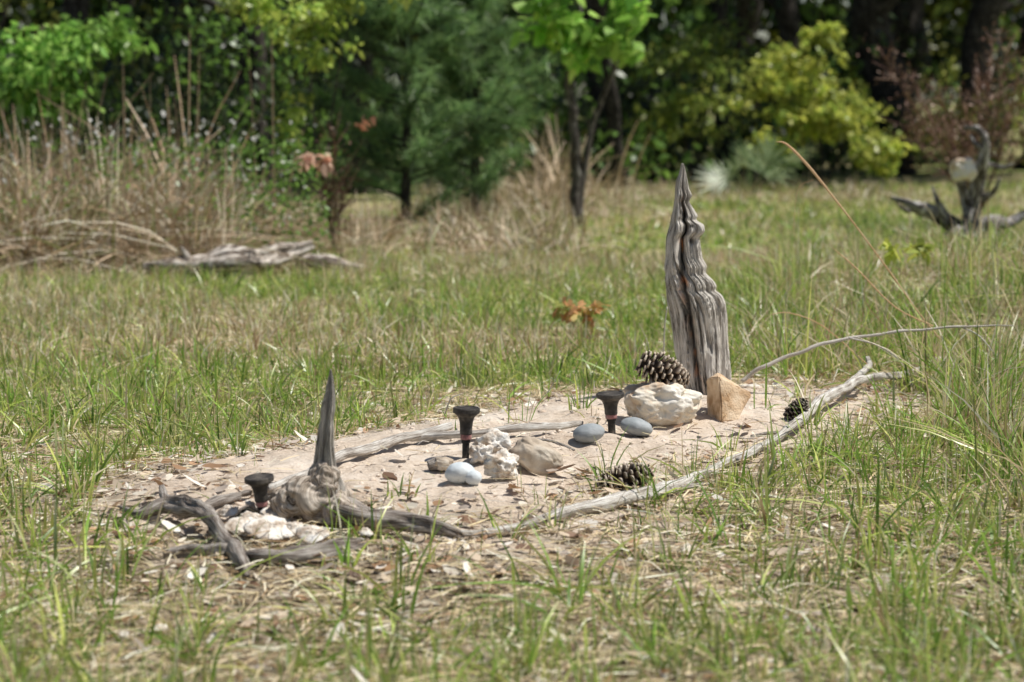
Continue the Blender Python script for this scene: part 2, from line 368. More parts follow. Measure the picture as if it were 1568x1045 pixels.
sticks("bark_chip",[[(655,716,14),(675,712,20),(695,716,10)],[(352,792,10),(385,783,14),(398,790,8)]],M_root,.5,.8)
sticks("bark_chip",[[(820,672,3),(850,678,5),(880,690,3)],[(930,800,4),(960,790,5),(985,792,3)],[(1150,668,4),(1185,664,5),(1205,668,3)]],M_root,.5,.8)

P=[(1132,583,0),(1165,562,0),(1205,548,.02),(1270,524,.05),(1330,516,.08),(1400,506,.1),(1480,499,.12),(1552,499,.12)]
P2=[(1300,518,.05),(1340,528,.05),(1370,545,.02),(1384,562,0)]
P3=[(1470,500,.12),(1500,515,.1),(1528,548,.05)]
ca=lambda pts,d:[at(a,b,d+k) for a,b,k in pts]
parts=[tube(ca(P,6.95),[.007,.0072,.007,.0065,.0055,.005,.004,.002],8,8,.3,1,2,9),tube(ca(P2,6.95),[.0035,.003,.002,.0012],6,6,.2,2,1),tube(ca(P3,6.95),[.003,.0025,.001],6,6,.2,3,1)]
V,Fx,gc=join(parts); mk("fallen_twig",V,Fx,M_twig,None,gc)
def stalk(name,plist,mat):
    parts=[tube([at(a,b,d) for a,b,d in p],r,6,8,.1,i*3,.5) for i,(p,r) in enumerate(plist)]
    V,Fx,gc=join(parts); return mk(name,V,Fx,mat,None,gc)
M_stalk=woodmat("dry_stalk",(.40,.20,.09),(.66,.40,.22),(.80,.60,.38),2.0,None,.2)
stalk("dry_grass_stalk",[([(1440,520,7.6),(1400,470,7.6),(1350,400,7.6),(1290,320,7.6),(1240,258,7.6),(1205,222,7.6),(1188,217,7.6)],[.003,.003,.003,.0035,.0055,.0045,.001]),
 ([(1245,275,7.6),(1222,290,7.6),(1215,350,7.6)],[.0018,.0012,.0008]),([(1430,500,7.3),(1370,470,7.3),(1310,410,7.3),(1275,380,7.3)],[.0028,.0028,.0028,.001]),([(1330,560,7.2),(1260,500,7.2),(1210,480,7.2),(1180,482,7.2)],[.002,.002,.002,.001]),([(1420,560,7.6),(1330,470,7.6),(1330,420,7.6)],[.002,.002,.001])],M_stalk)
stalk("dry_twig",[([(816,655,6.8),(822,622,6.8),(840,600,6.8),(858,568,6.8)],[.0026,.0024,.002,.001]),([(822,622,6.8),(845,622,6.8),(880,630,6.8)],[.0018,.0012,.0008]),([(672,668,6.5),(680,640,6.5),(690,612,6.5),(708,603,6.5)],[.003,.003,.0028,.0015]),([(1015,560,7.3),(1018,500,7.3),(1022,470,7.3)],[.0035,.003,.002]),([(1000,560,7.3),(990,520,7.3),(978,495,7.3)],[.0014,.0012,.0008])],M_twig)

# ---------------------------------------------------------------- carved wood (upright driftwood)
def carved(name,levels,base,ratio,valley,amp,parent=None,seg=220,rings=260,seed=0,knots=(),cracks=1.0,zf=1.3,warmk=3.0):
    lv=np.array(sorted(levels)); hz=np.linspace(lv[0,0],lv[-1,0],rings)
    l=np.interp(hz,lv[:,0],lv[:,1]); r=np.interp(hz,lv[:,0],lv[:,2])
    ker=np.hanning(7); ker/=ker.sum()
    sm=lambda a: np.convolve(np.pad(a,3,'edge'),ker,'valid')
    l,r=sm(l),sm(r); V=[];gc=[];col=[]
    for i,z in enumerate(hz):
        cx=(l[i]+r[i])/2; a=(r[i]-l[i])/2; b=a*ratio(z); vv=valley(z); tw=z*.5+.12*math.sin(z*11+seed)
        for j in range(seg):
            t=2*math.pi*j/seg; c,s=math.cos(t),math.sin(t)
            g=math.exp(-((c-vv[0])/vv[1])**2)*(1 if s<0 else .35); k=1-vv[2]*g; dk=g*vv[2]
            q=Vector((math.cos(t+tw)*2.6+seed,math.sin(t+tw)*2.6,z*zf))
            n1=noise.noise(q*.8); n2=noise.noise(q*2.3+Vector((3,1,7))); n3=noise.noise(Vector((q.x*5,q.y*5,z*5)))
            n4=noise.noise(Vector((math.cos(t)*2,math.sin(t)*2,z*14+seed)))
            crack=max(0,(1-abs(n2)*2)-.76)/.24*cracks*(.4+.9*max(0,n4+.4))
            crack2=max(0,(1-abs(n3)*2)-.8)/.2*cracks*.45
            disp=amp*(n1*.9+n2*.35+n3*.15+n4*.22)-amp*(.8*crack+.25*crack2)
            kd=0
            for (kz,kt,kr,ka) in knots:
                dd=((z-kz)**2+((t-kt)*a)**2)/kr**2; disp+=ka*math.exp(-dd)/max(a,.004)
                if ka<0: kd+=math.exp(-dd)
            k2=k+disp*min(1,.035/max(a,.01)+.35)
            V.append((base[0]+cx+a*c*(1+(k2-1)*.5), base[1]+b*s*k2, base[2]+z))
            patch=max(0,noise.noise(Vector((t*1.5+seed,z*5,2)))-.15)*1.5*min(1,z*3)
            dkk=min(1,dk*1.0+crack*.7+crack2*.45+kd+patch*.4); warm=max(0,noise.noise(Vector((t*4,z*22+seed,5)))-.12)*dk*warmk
            sh=1-.80*dkk  # crevice shade put into the colour, along with random dark wood patches
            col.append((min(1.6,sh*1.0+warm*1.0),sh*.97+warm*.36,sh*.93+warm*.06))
            gc.append((math.cos(t+tw)*3.2+seed,math.sin(t+tw)*3.2,z*1.6))
    Fx=[]
    for i in range(rings-1):
        for j in range(seg):
            k=(j+1)%seg; Fx.append((i*seg+j,i*seg+k,(i+1)*seg+k,(i+1)*seg+j))
    V.append((base[0]+(l[-1]+r[-1])/2,base[1],base[2]+hz[-1]+.003)); col.append((1,1,1)); gc.append((0,0,9)); e=len(V)-1
    for j in range(seg): Fx.append((e,(rings-1)*seg+j,(rings-1)*seg+(j+1)%seg))
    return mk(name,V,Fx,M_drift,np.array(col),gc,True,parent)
sb=G(1080,604); s=sb[1]/F
tab=[(640,1060,1120),(600,1046,1117),(575,1038,1117),(560,1036,1116),(520,1030,1114),(480,1024,1113),(465,1021,1111),(452,1019,1106),(444,1018,1094),(438,1017,1097),(430,1016,1094),(418,1016,1081),(408,1015,1083),(395,1017,1075),(380,1018,1073),(362,1020,1070),(355,1022,1078),(343,1025,1077),(336,1026,1064),(330,1027,1068),(318,1030,1060),(308,1031,1053),(298,1032,1058),(288,1032,1053),(275,1034,1051),(266,1038,1049),(250,1041,1045)]
lv=[((604-a)*s,(b-1080)*s,(c-1080)*s) for a,b,c in tab]
H=(604-255)*s
def val(z):
    py=604-z/s; v=np.interp(py,[260,330,400,470,560,620],[.15,-.02,-.22,-.40,-.30,-.3]); dpt=np.interp(py,[255,300,340,420,560,620],[.3,.5,.85,.9,.6,.3])
    return (v,.15,dpt)
sbx=sb.copy(); sbx[1]+=.05
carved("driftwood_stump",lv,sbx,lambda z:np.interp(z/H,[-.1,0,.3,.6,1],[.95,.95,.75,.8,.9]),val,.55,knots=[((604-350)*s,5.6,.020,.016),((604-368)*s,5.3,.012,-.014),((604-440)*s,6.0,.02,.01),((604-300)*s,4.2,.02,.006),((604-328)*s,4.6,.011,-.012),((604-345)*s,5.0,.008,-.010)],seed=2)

# ---------------------------------------------------------------- rocks
def ico(sub):
    bm=bmesh.new(); bmesh.ops.create_icosphere(bm,subdivisions=sub,radius=1)
    V=np.array([v.co[:] for v in bm.verts]); Fx=np.array([[v.index for v in f.verts] for f in bm.faces]); bm.free(); return V,Fx
def rockmesh(a,dep,h,amp,fr,seed,rotz,tilt,box,sub,pits,ridge=0):
    V,Fx=ico(sub)
    if box: V=np.sign(V)*np.abs(V)**(1-box)
    for i in range(len(V)):
        q=Vector(V[i]*fr)+Vector((seed,seed*.7,0)); k=1+amp*(noise.noise(q)*1.3+.5*noise.noise(q*2.3)+.22*noise.noise(q*6))
        if pits: k-=pits*max(0,noise.noise(q*2.6+Vector((9,9,9)))-.12)
        if ridge: k+=ridge*(1-abs(noise.noise(Vector((q.x*2.5,q.y*2.5,q.z*1.0)))*2.5))
        V[i]*=k
    mn,mx=V.min(0),V.max(0); V=(V-(mn+mx)/2)/((mx-mn)/2)
    V=V*np.array([a,a*dep,h])
    R=np.array(Matrix.Rotation(tilt,3,'Y')@Matrix.Rotation(rotz,3,'Z')); return V@R.T,Fx
def rock(name,px,py,wpx,hpx,mat,dep=.7,amp=.12,fr=1.6,seed=0,rotz=0,tilt=0,box=.0,sub=5,pits=0,sink=.1):
    g=G(px,py); s=g[1]/F; a=wpx*s/2; h=hpx*s/2
    V,Fx=rockmesh(a,dep,h,amp,fr,seed,rotz,tilt,box,sub,pits)
    ob=mk(name,V,Fx,mat); ob.location=np.array([g[0],g[1]+a*dep*.6,g[2]+h*(1-sink)]); return ob
wr=rock("limestone_rock",1016,655,126,74,M_white,.62,.22,1.3,3.3,.15,.03,.25,6,.3)
rock("grey_pebble",902,682,50,30,M_pebble,.8,.05,1,1,sink=.0,tilt=-.12)
rock("grey_pebble",975,671,52,28,M_pebble,.8,.05,1,4,sink=.0,tilt=.22)
rock("pale_pebble",704,743,48,34,M_pale,.8,.06,1,7,sink=.0,tilt=-.1)
rock("pale_pebble",724,745,28,24,M_pale,.8,.06,1,8,sink=.0)
rock("beige_stone",820,728,92,54,M_beige,.6,.22,.9,5,.3,.6,.4,5,.06,0)
rock("shell_rock",752,708,62,48,M_shell,.8,.35,1.3,6,.2,-.2,.1,5,.4,0)
rock("shell_rock",768,740,70,52,M_shell,.7,.4,1.3,12,.9,.25,.1,5,.5,0)
rock("shell_rock",736,714,38,34,M_shell,.8,.4,2,15,.2,0,.1,4,.4,0)
rock("beige_stone",680,724,38,24,M_beige,.6,.3,1.3,25,.4,.1,.3,4,.1,0)

# driftwood knee with spike at the left end
kb=G(485,812); s=kb[1]/F
kn=bpy.data.objects.new("driftwood_knee",None); link(kn)
def burl(nm,cx,cy,w,h,dep,seed,rz,tl,dy=0):
    V,Fx=rockmesh(w*s/2,dep,h*s/2,.25,1.2,seed,rz,tl,.15,5,.1,.10)
    c=at(cx,cy,kb[1]+.06+dy)
    gc=np.array([[v[1]*3+seed,(Vector(v)-Vector((.02,-.05,.02))).length*30,v[0]*4] for v in V])
    mk(nm,V+c,Fx,M_burl,None,gc,True,kn)
burl("burl",484,766,116,90,.7,3,.2,.15); burl("burl_shoulder",444,768,68,58,.8,9,.5,-.5,-.02); burl("burl_foot",522,784,62,52,.8,14,.1,.5,-.04); burl("burl_neck",493,736,54,62,.8,21,.1,.3,-.01)
tab=[(775,458,526),(750,464,523),(738,469,519),(728,473,515),(718,477,512),(700,480,510),(680,483,509),(655,487,510),(645,490,509),(630,490,512),(615,493,512),(600,498,512),(592,499,511),(580,502,510),(565,505,507.5)]
lv=[((812-a)*s,(b-485)*s,(c-485)*s) for a,b,c in tab]; kbx=kb.copy(); kbx[1]+=.06
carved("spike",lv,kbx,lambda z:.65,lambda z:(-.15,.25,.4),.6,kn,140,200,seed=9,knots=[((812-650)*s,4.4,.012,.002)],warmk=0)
V,Fx,gc=join([tube([kbx+np.array([.05,-.02,.06]),kbx+np.array([.10,-.03,.045]),kbx+np.array([.15,-.02,.025])],[.026,.020,.009],14,10,.5,4,.8),
 tube([kbx+np.array([-.04,0,.08]),kbx+np.array([-.09,.02,.075]),kbx+np.array([-.14,.05,.055])],[.018,.012,.004],12,8,.4,6,.8)])
mk("side_roots",V,Fx,M_root,None,gc,True,kn)

# wedge of tan sandstone
g=G(1112,643); s=g[1]/F
pr=[(-13,-.025,71),(42,.035,38),(18,-.03,0),(-8,-.055,0),(-27,.07,58),(-27,.05,-6),(34,.15,36),(15,.13,0),(-5,.13,66)]
bm=bmesh.new()
for a,dy,h in pr: bm.verts.new((a*s,dy,h*s))
bmesh.ops.convex_hull(bm,input=bm.verts)
bmesh.ops.delete(bm,geom=[v for v in bm.verts if not v.link_faces],context='VERTS')
bmesh.ops.dissolve_limit(bm,angle_limit=.12,verts=bm.verts,edges=bm.edges)
bmesh.ops.bevel(bm,geom=list(bm.edges),offset=.004,segments=2,affect='EDGES')
bmesh.ops.triangulate(bm,faces=bm.faces)
for _ in range(3): bmesh.ops.subdivide_edges(bm,edges=[e for e in bm.edges if e.calc_length()>.008],cuts=1); bmesh.ops.triangulate(bm,faces=bm.faces)
for v in bm.verts:
    v.co+=Vector(noise.noise_vector(v.co*20))*.005+Vector(noise.noise_vector(v.co*75))*.0022
me=bpy.data.meshes.new("sandstone_wedge"); bm.to_mesh(me); bm.free(); me.materials.append(M_tan)
ob=link(bpy.data.objects.new("sandstone_wedge",me)); ob.location=(g[0],g[1]+.02,g[2]-.005)

def shell(px,py,w,seed,tilt):
    g=G(px,py); s=g[1]/F; a=w*s/2; V=[];Fx=[]; n=26; m=7
    for i in range(m+1):
        r=i/m
        for j in range(n):
            t=2*math.pi*j/n; k=1+.35*noise.noise(Vector((math.cos(t)*1.6+seed,math.sin(t)*1.6,seed)))+.06*math.sin(t*9)*r
            V.append((a*r*k*math.cos(t),a*.7*r*k*math.sin(t),.010*(1-r*r)+.005*noise.noise(Vector((r*6,t*2,seed)))+.002*math.sin(r*22)))
    for i in range(m):
        for j in range(n):
            k=(j+1)%n; Fx.append((i*n+j,i*n+k,(i+1)*n+k,(i+1)*n+j))
    ob=mk("oyster_shell",V,Fx,M_shell); ob.location=g+np.array([0,0,.024]); ob.rotation_euler=tilt
    md=ob.modifiers.new("t","SOLIDIFY"); md.thickness=.005
for a in [(412,829,74,1,(.5,.1,.2)),(365,822,50,2,(.45,-.2,.7)),(478,836,54,3,(.5,.1,-.3)),(424,808,52,4,(.6,.2,.4)),(392,792,42,5,(.4,.3,1)),(350,802,32,6,(.5,-.2,.2)),(560,835,22,7,(.1,.1,0)),(386,812,38,8,(.5,.3,0)),(448,826,34,9,(.5,-.2,.5))]: shell(*a)

# ---------------------------------------------------------------- stake lights
def stake(px,py,wpx,hpx,tilt):
    g=G(px,py); s=g[1]/F; w=wpx*s/2; h=hpx*s
    e=bpy.data.objects.new("garden_stake_light",None); link(e); e.location=g; e.rotation_euler=tilt
    def lathe(nm,prof,mat):
        n=48; V=[];Fx=[]
        for r,z in prof:
            for j in range(n): V.append((r*math.cos(2*math.pi*j/n),r*math.sin(2*math.pi*j/n),z))
        for i in range(len(prof)-1):
            for j in range(n):
                k=(j+1)%n; Fx.append((i*n+j,i*n+k,(i+1)*n+k,(i+1)*n+j))
        Fx.append(tuple(range(n))[::-1]); Fx.append(tuple((len(prof)-1)*n+j for j in range(n)))
        return mk(nm,V,Fx,mat,parent=e,smooth=False)
    lathe("shaft",[(w*.25,-.03),(w*.27,h*.28),(w*.34,h*.30),(w*.34,h*.36)],M_dark)
    lathe("band",[(w*.40,h*.361),(w*.42,h*.38),(w*.42,h*.44),(w*.40,h*.46)],M_pink)
    lathe("body",[(w*.42,h*.461),(w*.46,h*.48),(w*.46,h*.60),(w*.50,h*.70),(w*.62,h*.80),(w*.84,h*.86),(w*.86,h*.875)],M_dark)
    lathe("cap",[(w*.84,h*.876),(w*.98,h*.88),(w,h*.90),(w,h*.965),(w*.96,h*.985),(w*.86,h*.99),(w*.84,h*.975),(w*.2,h*.978)],M_dark)
stake(404,802,46,76,(.06,-.08,0)); stake(713,702,42,80,(0,.02,0)); stake(937,664,44,64,(.03,-.05,0))

# ---------------------------------------------------------------- pine cones
def pinecone(loc,L,R,rot,dark=1.0):
    V=[];Fx=[];col=[]
    core,cf=ico(2); core=core*np.array([R*.45,R*.45,L*.46]); V+=core.tolist(); Fx+=[tuple(int(a) for a in f) for f in cf]; col+=[(.05,.03,.02)]*len(core)
    n=100
    for i in range(n):
        t=(i+.5)/n; z=-L*.46+t*L*.92; ph=i*2.39996+random.uniform(-.1,.1)
        rr=R*math.sin(math.pi*min(1,(t*.9+.1)))**.55*(1-.25*t)*random.uniform(.9,1.08); up=.15+t*1.1+random.uniform(-.1,.1)
        o=Vector((math.cos(ph),math.sin(ph),0)); tg=Vector((-math.sin(ph),math.cos(ph),0)); up_v=Vector((0,0,1))
        d=(o*math.cos(up)+up_v*math.sin(up)).normalized(); nn=d.cross(tg)
        if nn.z<0: nn=-nn
        b0=Vector((0,0,z))+o*R*.2; Ls=max(rr-R*.2*math.cos(up),R*.25); w=R*.42*(1-.4*t); th=R*.10
        sec=[(0,.35,.5),(.6,.8,.7),(.86,1,1.2),(1,.62,1.0),(1.06,.12,.5)]; st=len(V)
        for (u,wk,tk) in sec:
            c=b0+d*Ls*u - nn*(u*u*R*.06)
            for sx,sz in ((-1,-1),(1,-1),(1,1),(-1,1)):
                V.append(tuple(c+tg*sx*w*.5*wk+nn*sz*th*.5*tk))
                cc=(.05,.03,.018) if u<.7 else ((.28,.20,.14) if u<1 else (.56,.47,.37)); v=random.uniform(.7,1.15)*dark
                col.append(tuple(k*v for k in cc))
        for k in range(len(sec)-1):
            for j in range(4):
                m=(j+1)%4; Fx.append((st+k*4+j,st+k*4+m,st+k*4+4+m,st+k*4+4+j))
        e=st+(len(sec)-1)*4; Fx.append((e,e+1,e+2,e+3))
    ob=mk("pine_cone",V,Fx,M_cone,np.array(col),None,False); ob.location=loc; ob.rotation_euler=rot
    return ob
c=at(1014,568,wr.location[1]+.01); pinecone(c,.17,.062,(math.radians(15),math.radians(112),.2))
g=G(957,756); pinecone(g+np.array([0,.02,.03]),.15,.055,(.2,math.radians(70),.3),.8)
g=G(1222,648); pinecone(g+np.array([0,.03,.03]),.09,.04,(.5,.4,.3),.5)

# ---------------------------------------------------------------- foliage
def leafcloud(bag,c,rad,n,size,pal,clumps=30,spread=.35,aspect=.6,shell_=.5,cvar=(.5,1.35)):
    c=np.array(c);rad=np.array(rad)
    d=rdir(clumps); r=(shell_+(1-shell_)*rng.random((clumps,1)))**.8; cc=c+d*rad*r*rng.uniform(.7,1.2,(clumps,1))
    wt=rng.random(clumps)**1.2+.15; i=rng.choice(clumps,n,p=wt/wt.sum()); P=cc[i]+rng.normal(size=(n,3))*rad.min()*spread*np.array([1,1,.5])
    dd=rdir(n,-.3); br=rng.uniform(cvar[0],cvar[1],(clumps,1))[i]
    col=pick(pal,n)*br; L=size*rng.uniform(.6,1.4,n)
    nrmv=nrm(rng.normal(size=(n,3))*.8+np.array([.2,-.2,1.2])); sd=nrm(np.cross(dd,nrmv))
    bag.add(*strips(P,dd,L,L*aspect,sd,np.tile([0,0,-.2],(n,1)),(0,.3,.65,1),(.08,.9,.8,.05),col,col*1.05))
PG=np.array([[.13,.25,.05],[.18,.32,.055],[.10,.18,.04]])
PY=np.array([[.52,.58,.12],[.64,.66,.13],[.36,.48,.09]])
PB=np.array([[.30,.55,.10],[.42,.66,.15],[.20,.42,.07]])
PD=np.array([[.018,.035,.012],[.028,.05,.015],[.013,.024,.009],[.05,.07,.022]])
def tree(name,x,y,h,r,pal=PD,cz=None,cr=None,n=2500,size=.22,limbs=7,lean=0):
    e=bpy.data.objects.new(name,None); link(e)
    z0=float(ground_z(x,y))-.1; P=[(x,y,z0),(x+.03,y,z0+.25),(x+lean*.3,y,z0+h*.2),(x+lean*.6,y+.1,z0+h*.5),(x+lean,y,z0+h)]
    parts=[tube(P,[r*1.5,r*1.1,r,r*.75,r*.25],14,12,.25,x*3+y,1.2,1.2)]
    for k in range(limbs):
        t=random.uniform(.2,.95); b=np.array([x+lean*t,y,z0+h*t]); a=random.uniform(0,6.28); l=h*.28*(1.3-t)
        parts.append(tube([b,b+np.array([math.cos(a)*l*.5,math.sin(a)*l*.5,l*.25]),b+np.array([math.cos(a)*l,math.sin(a)*l,l*.6])],[r*.35,r*.22,r*.06],7,5,.2,k,.3))
    V,Fx,gc=join(parts); mk("trunk",V,Fx,M_trunk,None,gc,True,e)
    b=Bag(); cr=cr or h*.3
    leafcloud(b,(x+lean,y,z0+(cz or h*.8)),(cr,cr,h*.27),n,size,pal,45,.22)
    b.make("crown",M_leaf,e); return e
T=[(-2.15,17.5,9,.11),(-4.9,22,10,.15),(-7.5,21,10,.2),(-1.9,23,11,.13),(1.35,24.5,11,.08),(1.1,28,12,.13),(3.2,30,12,.13),(5.5,29,13,.27),(6.5,28.5,13,.2),(8.2,31,13,.3),(-4.5,28,12,.2),(-.8,31,12,.16),(4.4,34,13,.2),(2.0,38,13,.2),(7.5,38,13,.3),(-3,38,13,.25),(-8,30,12,.25),(-7.5,40,13,.25),(10.5,36,13,.3),(10.5,29,12,.25),(-11,24,12,.25),(.3,44,13,.25),(5.5,45,13,.3),(11,46,13,.3),(-12,42,13,.3)]
for (x,y,h,r) in T:
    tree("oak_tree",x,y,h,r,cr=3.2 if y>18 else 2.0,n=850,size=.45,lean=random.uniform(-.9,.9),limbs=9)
ub=Bag()
for k in range(95):
    y=random.uniform(25,44); x=random.uniform(-1,1)*(.30*y+1.5)
    hh=random.uniform(.4,2.2); pal=[PD,PD,PG,PY*.65][random.randint(0,3)]  # mostly near-black greens: canopy shade put into the leaf colour
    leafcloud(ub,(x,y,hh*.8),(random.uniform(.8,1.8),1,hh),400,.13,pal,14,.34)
for k in range(34):
    y=random.uniform(15.8,22); x=random.uniform(-1.9,-.5)*y*.16-.6
    leafcloud(ub,(x,y,random.uniform(.3,1.8)),(.8,.7,.7),420,.075,[PD,PD,PG][random.randint(0,2)],14,.35)  # left bushes too: dark leaf colour stands in for canopy shade
ub.make("understory_shrubs",M_leaf)
db=Bag()
for k in range(60):
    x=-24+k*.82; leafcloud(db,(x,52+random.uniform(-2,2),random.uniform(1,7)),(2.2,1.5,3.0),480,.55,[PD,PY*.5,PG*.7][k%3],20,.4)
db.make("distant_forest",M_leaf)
def shrub(name,cl,pal,size,stems,mat=M_leaf,spread=.28,shell_=.5):
    e=bpy.data.objects.new(name,None); link(e); b=Bag()
    for (c,rad,n,cp_) in cl: leafcloud(b,c,rad,n,size,pal,cp_,spread,.6,shell_)
    b.make("leaves",mat,e)
    parts=[tube(P,R,8,6,.2,i,.4) for i,(P,R) in enumerate(stems)]
    V,Fx,gc=join(parts); mk("stems",V,Fx,M_trunk,None,gc,True,e); return e
def st(px,pyb,d,tops,r=.02):
    b=at(px,pyb,d); b[2]=float(ground_z(b[0],b[1])); out=[]
    for t in tops:
        q=at(t[0],t[1],d+random.uniform(-.2,.2)); m=(b+q)/2+np.array([random.uniform(-.1,.1),0,.05]); out.append(([b,m,q],[r,r*.7,r*.25]))
    return out
A=lambda px,py,d:tuple(at(px,py,d))
shrub("holly_shrub",[(A(30,120,15.3),(.42,.4,.42),1300,16),(A(140,60,15.6),(.4,.4,.3),600,10),(A(-60,150,15.5),(.5,.5,.6),900,12)],PB*.8,.085,st(40,330,16,[(0,60),(60,40),(120,80)]))
shrub("sweetgum_tree",[(A(480,30,15.5),(.45,.4,.26),560,14),(A(370,5,15.5),(.3,.3,.2),260,8),(A(450,170,15.5),(.10,.2,.32),190,8),(A(560,-20,15.5),(.4,.3,.2),300,8)],PY*.6+PB*.3,.07,st(500,360,15.8,[(470,60),(540,10)],.012))
def branchy(name,cl,pal,size,trunk,limbs):
    e=bpy.data.objects.new(name,None); link(e); b=Bag()
    for (c,rad,n,cp_) in cl: leafcloud(b,c,rad,n,size,pal,cp_,.25,.75)
    b.make("leaves",M_leaf,e)
    parts=[tube(trunk[0],trunk[1],12,10,.3,1,.8)]+[tube(P,R,8,6,.2,i+2,.5) for i,(P,R) in enumerate(limbs)]
    V,Fx,gc=join(parts); mk("stems",V,Fx,M_snagbark,None,gc,True,e)
M_snagbark=woodmat("lichen_trunk",(.02,.016,.013),(.07,.058,.05),(.36,.34,.30),1.5,None,.8,.8,(.42,.52,.64))
b0=np.array(A(884,330,17)); b0[2]=0
branchy("maple_sapling",[(A(840,30,16.6),(.32,.3,.28),190,10),(A(955,45,16.6),(.36,.3,.28),210,11),(A(905,75,16.6),(.4,.3,.12),80,6),(A(900,-40,16.6),(.5,.4,.25),120,9)],PB*1.3+PY*.15,.13,
  ([b0,A(880,200,17),A(872,110,17),A(886,20,17),A(880,-150,17)],[.055,.045,.04,.03,.015]),
  [([A(876,110,17),A(850,60,16.8),A(830,20,16.6)],[.02,.014,.006]),([A(880,90,17),A(925,60,16.8),A(975,40,16.6)],[.02,.014,.006]),([b0,A(905,200,17),A(945,90,17),A(965,-60,17)],[.03,.025,.022,.012])])
shrub("wax_myrtle_bush",[(A(1215,110,24),(.45,.5,.55),1200,22),(A(1275,180,24),(.55,.5,.45),1500,26),(A(1345,235,23.5),(.32,.4,.26),600,12),(A(1165,140,24.5),(.35,.4,.4),300,9),(A(1255,55,24),(.3,.4,.2),300,8),(A(1170,235,24.5),(.4,.4,.3),300,9)],PY*.95,.085,st(1260,300,24,[(1220,60),(1300,150),(1180,150)]),M_leaf,.26,.15)
shrub("shade_bush",[(A(1060,150,26),(.8,.6,.8),800,16),(A(1080,60,27),(.7,.6,.6),600,12)],PY*.5+PG*.3,.10,st(1060,300,26,[(1040,60),(1100,100)]))
def pine(name,px,pyb,d,H,Rb):
    e=bpy.data.objects.new(name,None); link(e); b0=at(px,pyb,d); x0,y0=b0[0],b0[1]; z0=float(ground_z(x0,y0))
    parts=[tube([(x0,y0,z0-.05),(x0+.03,y0,z0+H*.5),(x0,y0,z0+H)],[.045,.03,.01],8,8,.2,1,.4)]; bg=Bag(); tips=[]
    for k in range(75):
        t=random.uniform(.02,1); a=random.uniform(0,6.28); l=Rb*(1.05-t*.65)*random.uniform(.5,1.2); b=np.array([x0,y0,z0+H*t])
        q=b+np.array([math.cos(a)*l,math.sin(a)*l,l*.45]); m=(b+q)/2-np.array([0,0,.04]); parts.append(tube([b,m,q],[.012,.009,.005],5,4,.1,k,.3))
        for u in np.linspace(.3,1.05,7): tips.append((b+(q-b)*u,nrm(q-b)))
    P=np.array([t[0] for t in tips]); D=np.array([t[1] for t in tips]); i=np.repeat(np.arange(len(P)),42); n=len(i)
    dd=nrm(D[i]*.7+rng.normal(size=(n,3))*.65+np.array([0,0,.35])); L=rng.uniform(.10,.2,n)
    c=pick(np.array([[.18,.31,.11],[.27,.40,.15],[.10,.18,.08]]),n)*rng.uniform(.4,1.6,(len(P),1))[i]
    bg.add(*strips(P[i]+rng.normal(size=(n,3))*.02,dd,L,np.full(n,.0065),perp(dd),np.tile([0,0,-.25],(n,1)),(0,.5,1),(1,.8,.3),c,c*1.2))
    V,Fx,gc=join(parts); mk("trunk",V,Fx,M_trunk,None,gc,True,e); bg.make("needles",M_leaf,e)
pine("pine_sapling",620,365,16.6,2.6,.85); pine("pine_sapling",725,345,18.0,2.6,.85)
th=Bag()
def tall(bag,n,xf,yf,h0,h1,w,pal,lean=.6,patchy=False):
    x,y=xf(n),yf(n)
    hm=1.0
    if patchy:
        pz=fb(x*1.3,y*1.3,201); k=rng.random(n)<np.clip((pz-.28)*3.2,.08,1); x,y=x[k],y[k]; n=len(x); hm=.55+.95*fb(x*1.1,y*.6,205)
    base=np.stack([x,y,ground_z(x,y)],1); az=rng.uniform(0,6.28,n); ln=np.abs(rng.normal(0,lean,n))
    d=nrm(np.stack([np.cos(az)*ln,np.sin(az)*ln,np.ones(n)],1)); cv=np.stack([np.cos(az)*ln,np.sin(az)*ln,-ln*.7],1)
    c=pick(pal,n)*rng.uniform(.75,1.1,(n,1)); bag.add(*strips(base,d,rng.uniform(h0,h1,n)*hm,w*rng.uniform(.6,1.3,n),perp(d),cv,(0,.25,.5,.75,1),(1,1,.9,.7,.3),c,c))
TH=np.array([[.76,.62,.45],[.60,.46,.32],[.86,.77,.61],[.34,.24,.14],[.36,.38,.15],[.46,.33,.20]])
tall(th,12500,lambda n:rng.uniform(-5,-1.8,n),lambda n:rng.uniform(12.5,14.8,n),.3,1.0,.012,TH,1.3,True)
tall(th,2600,lambda n:rng.uniform(-1.9,-.9,n),lambda n:rng.uniform(13.9,15.5,n),.12,.45,.009,TH,1.2)
cx=rng.uniform(-4.2,-1.7,13)
tall(th,150,lambda n:cx[rng.integers(0,13,n)]+rng.normal(0,.08,n),lambda n:rng.uniform(13.4,14.6,n),.6,1.6,.014,np.array([[.66,.47,.31],[.58,.38,.24]]),.5)
th.make("dead_grass_thicket",M_dry)
t2=Bag()
tall(t2,1500,lambda n:rng.normal(.15,.55,n),lambda n:rng.uniform(18,20.5,n),.1,.5,.012,TH,.9)
tall(t2,120,lambda n:rng.normal(.45,.3,n),lambda n:rng.uniform(18.5,20.5,n),.5,1.1,.018,np.array([[.66,.52,.36]]),.35)
tall(t2,2200,lambda n:rng.uniform(-.9,4.5,n),lambda n:rng.uniform(20.5,24.5,n),.08,.3,.012,TH,1.2)
tall(t2,1400,lambda n:rng.normal(-.2,.4,n),lambda n:rng.normal(14.9,.8,n),.1,.45,.010,TH,.8)
tall(t2,700,lambda n:rng.uniform(-2.7,-.9,n),lambda n:rng.uniform(12.3,12.9,n),.05,.22,.008,TH,.8)
t2.make("dead_grass_clump",M_dry)
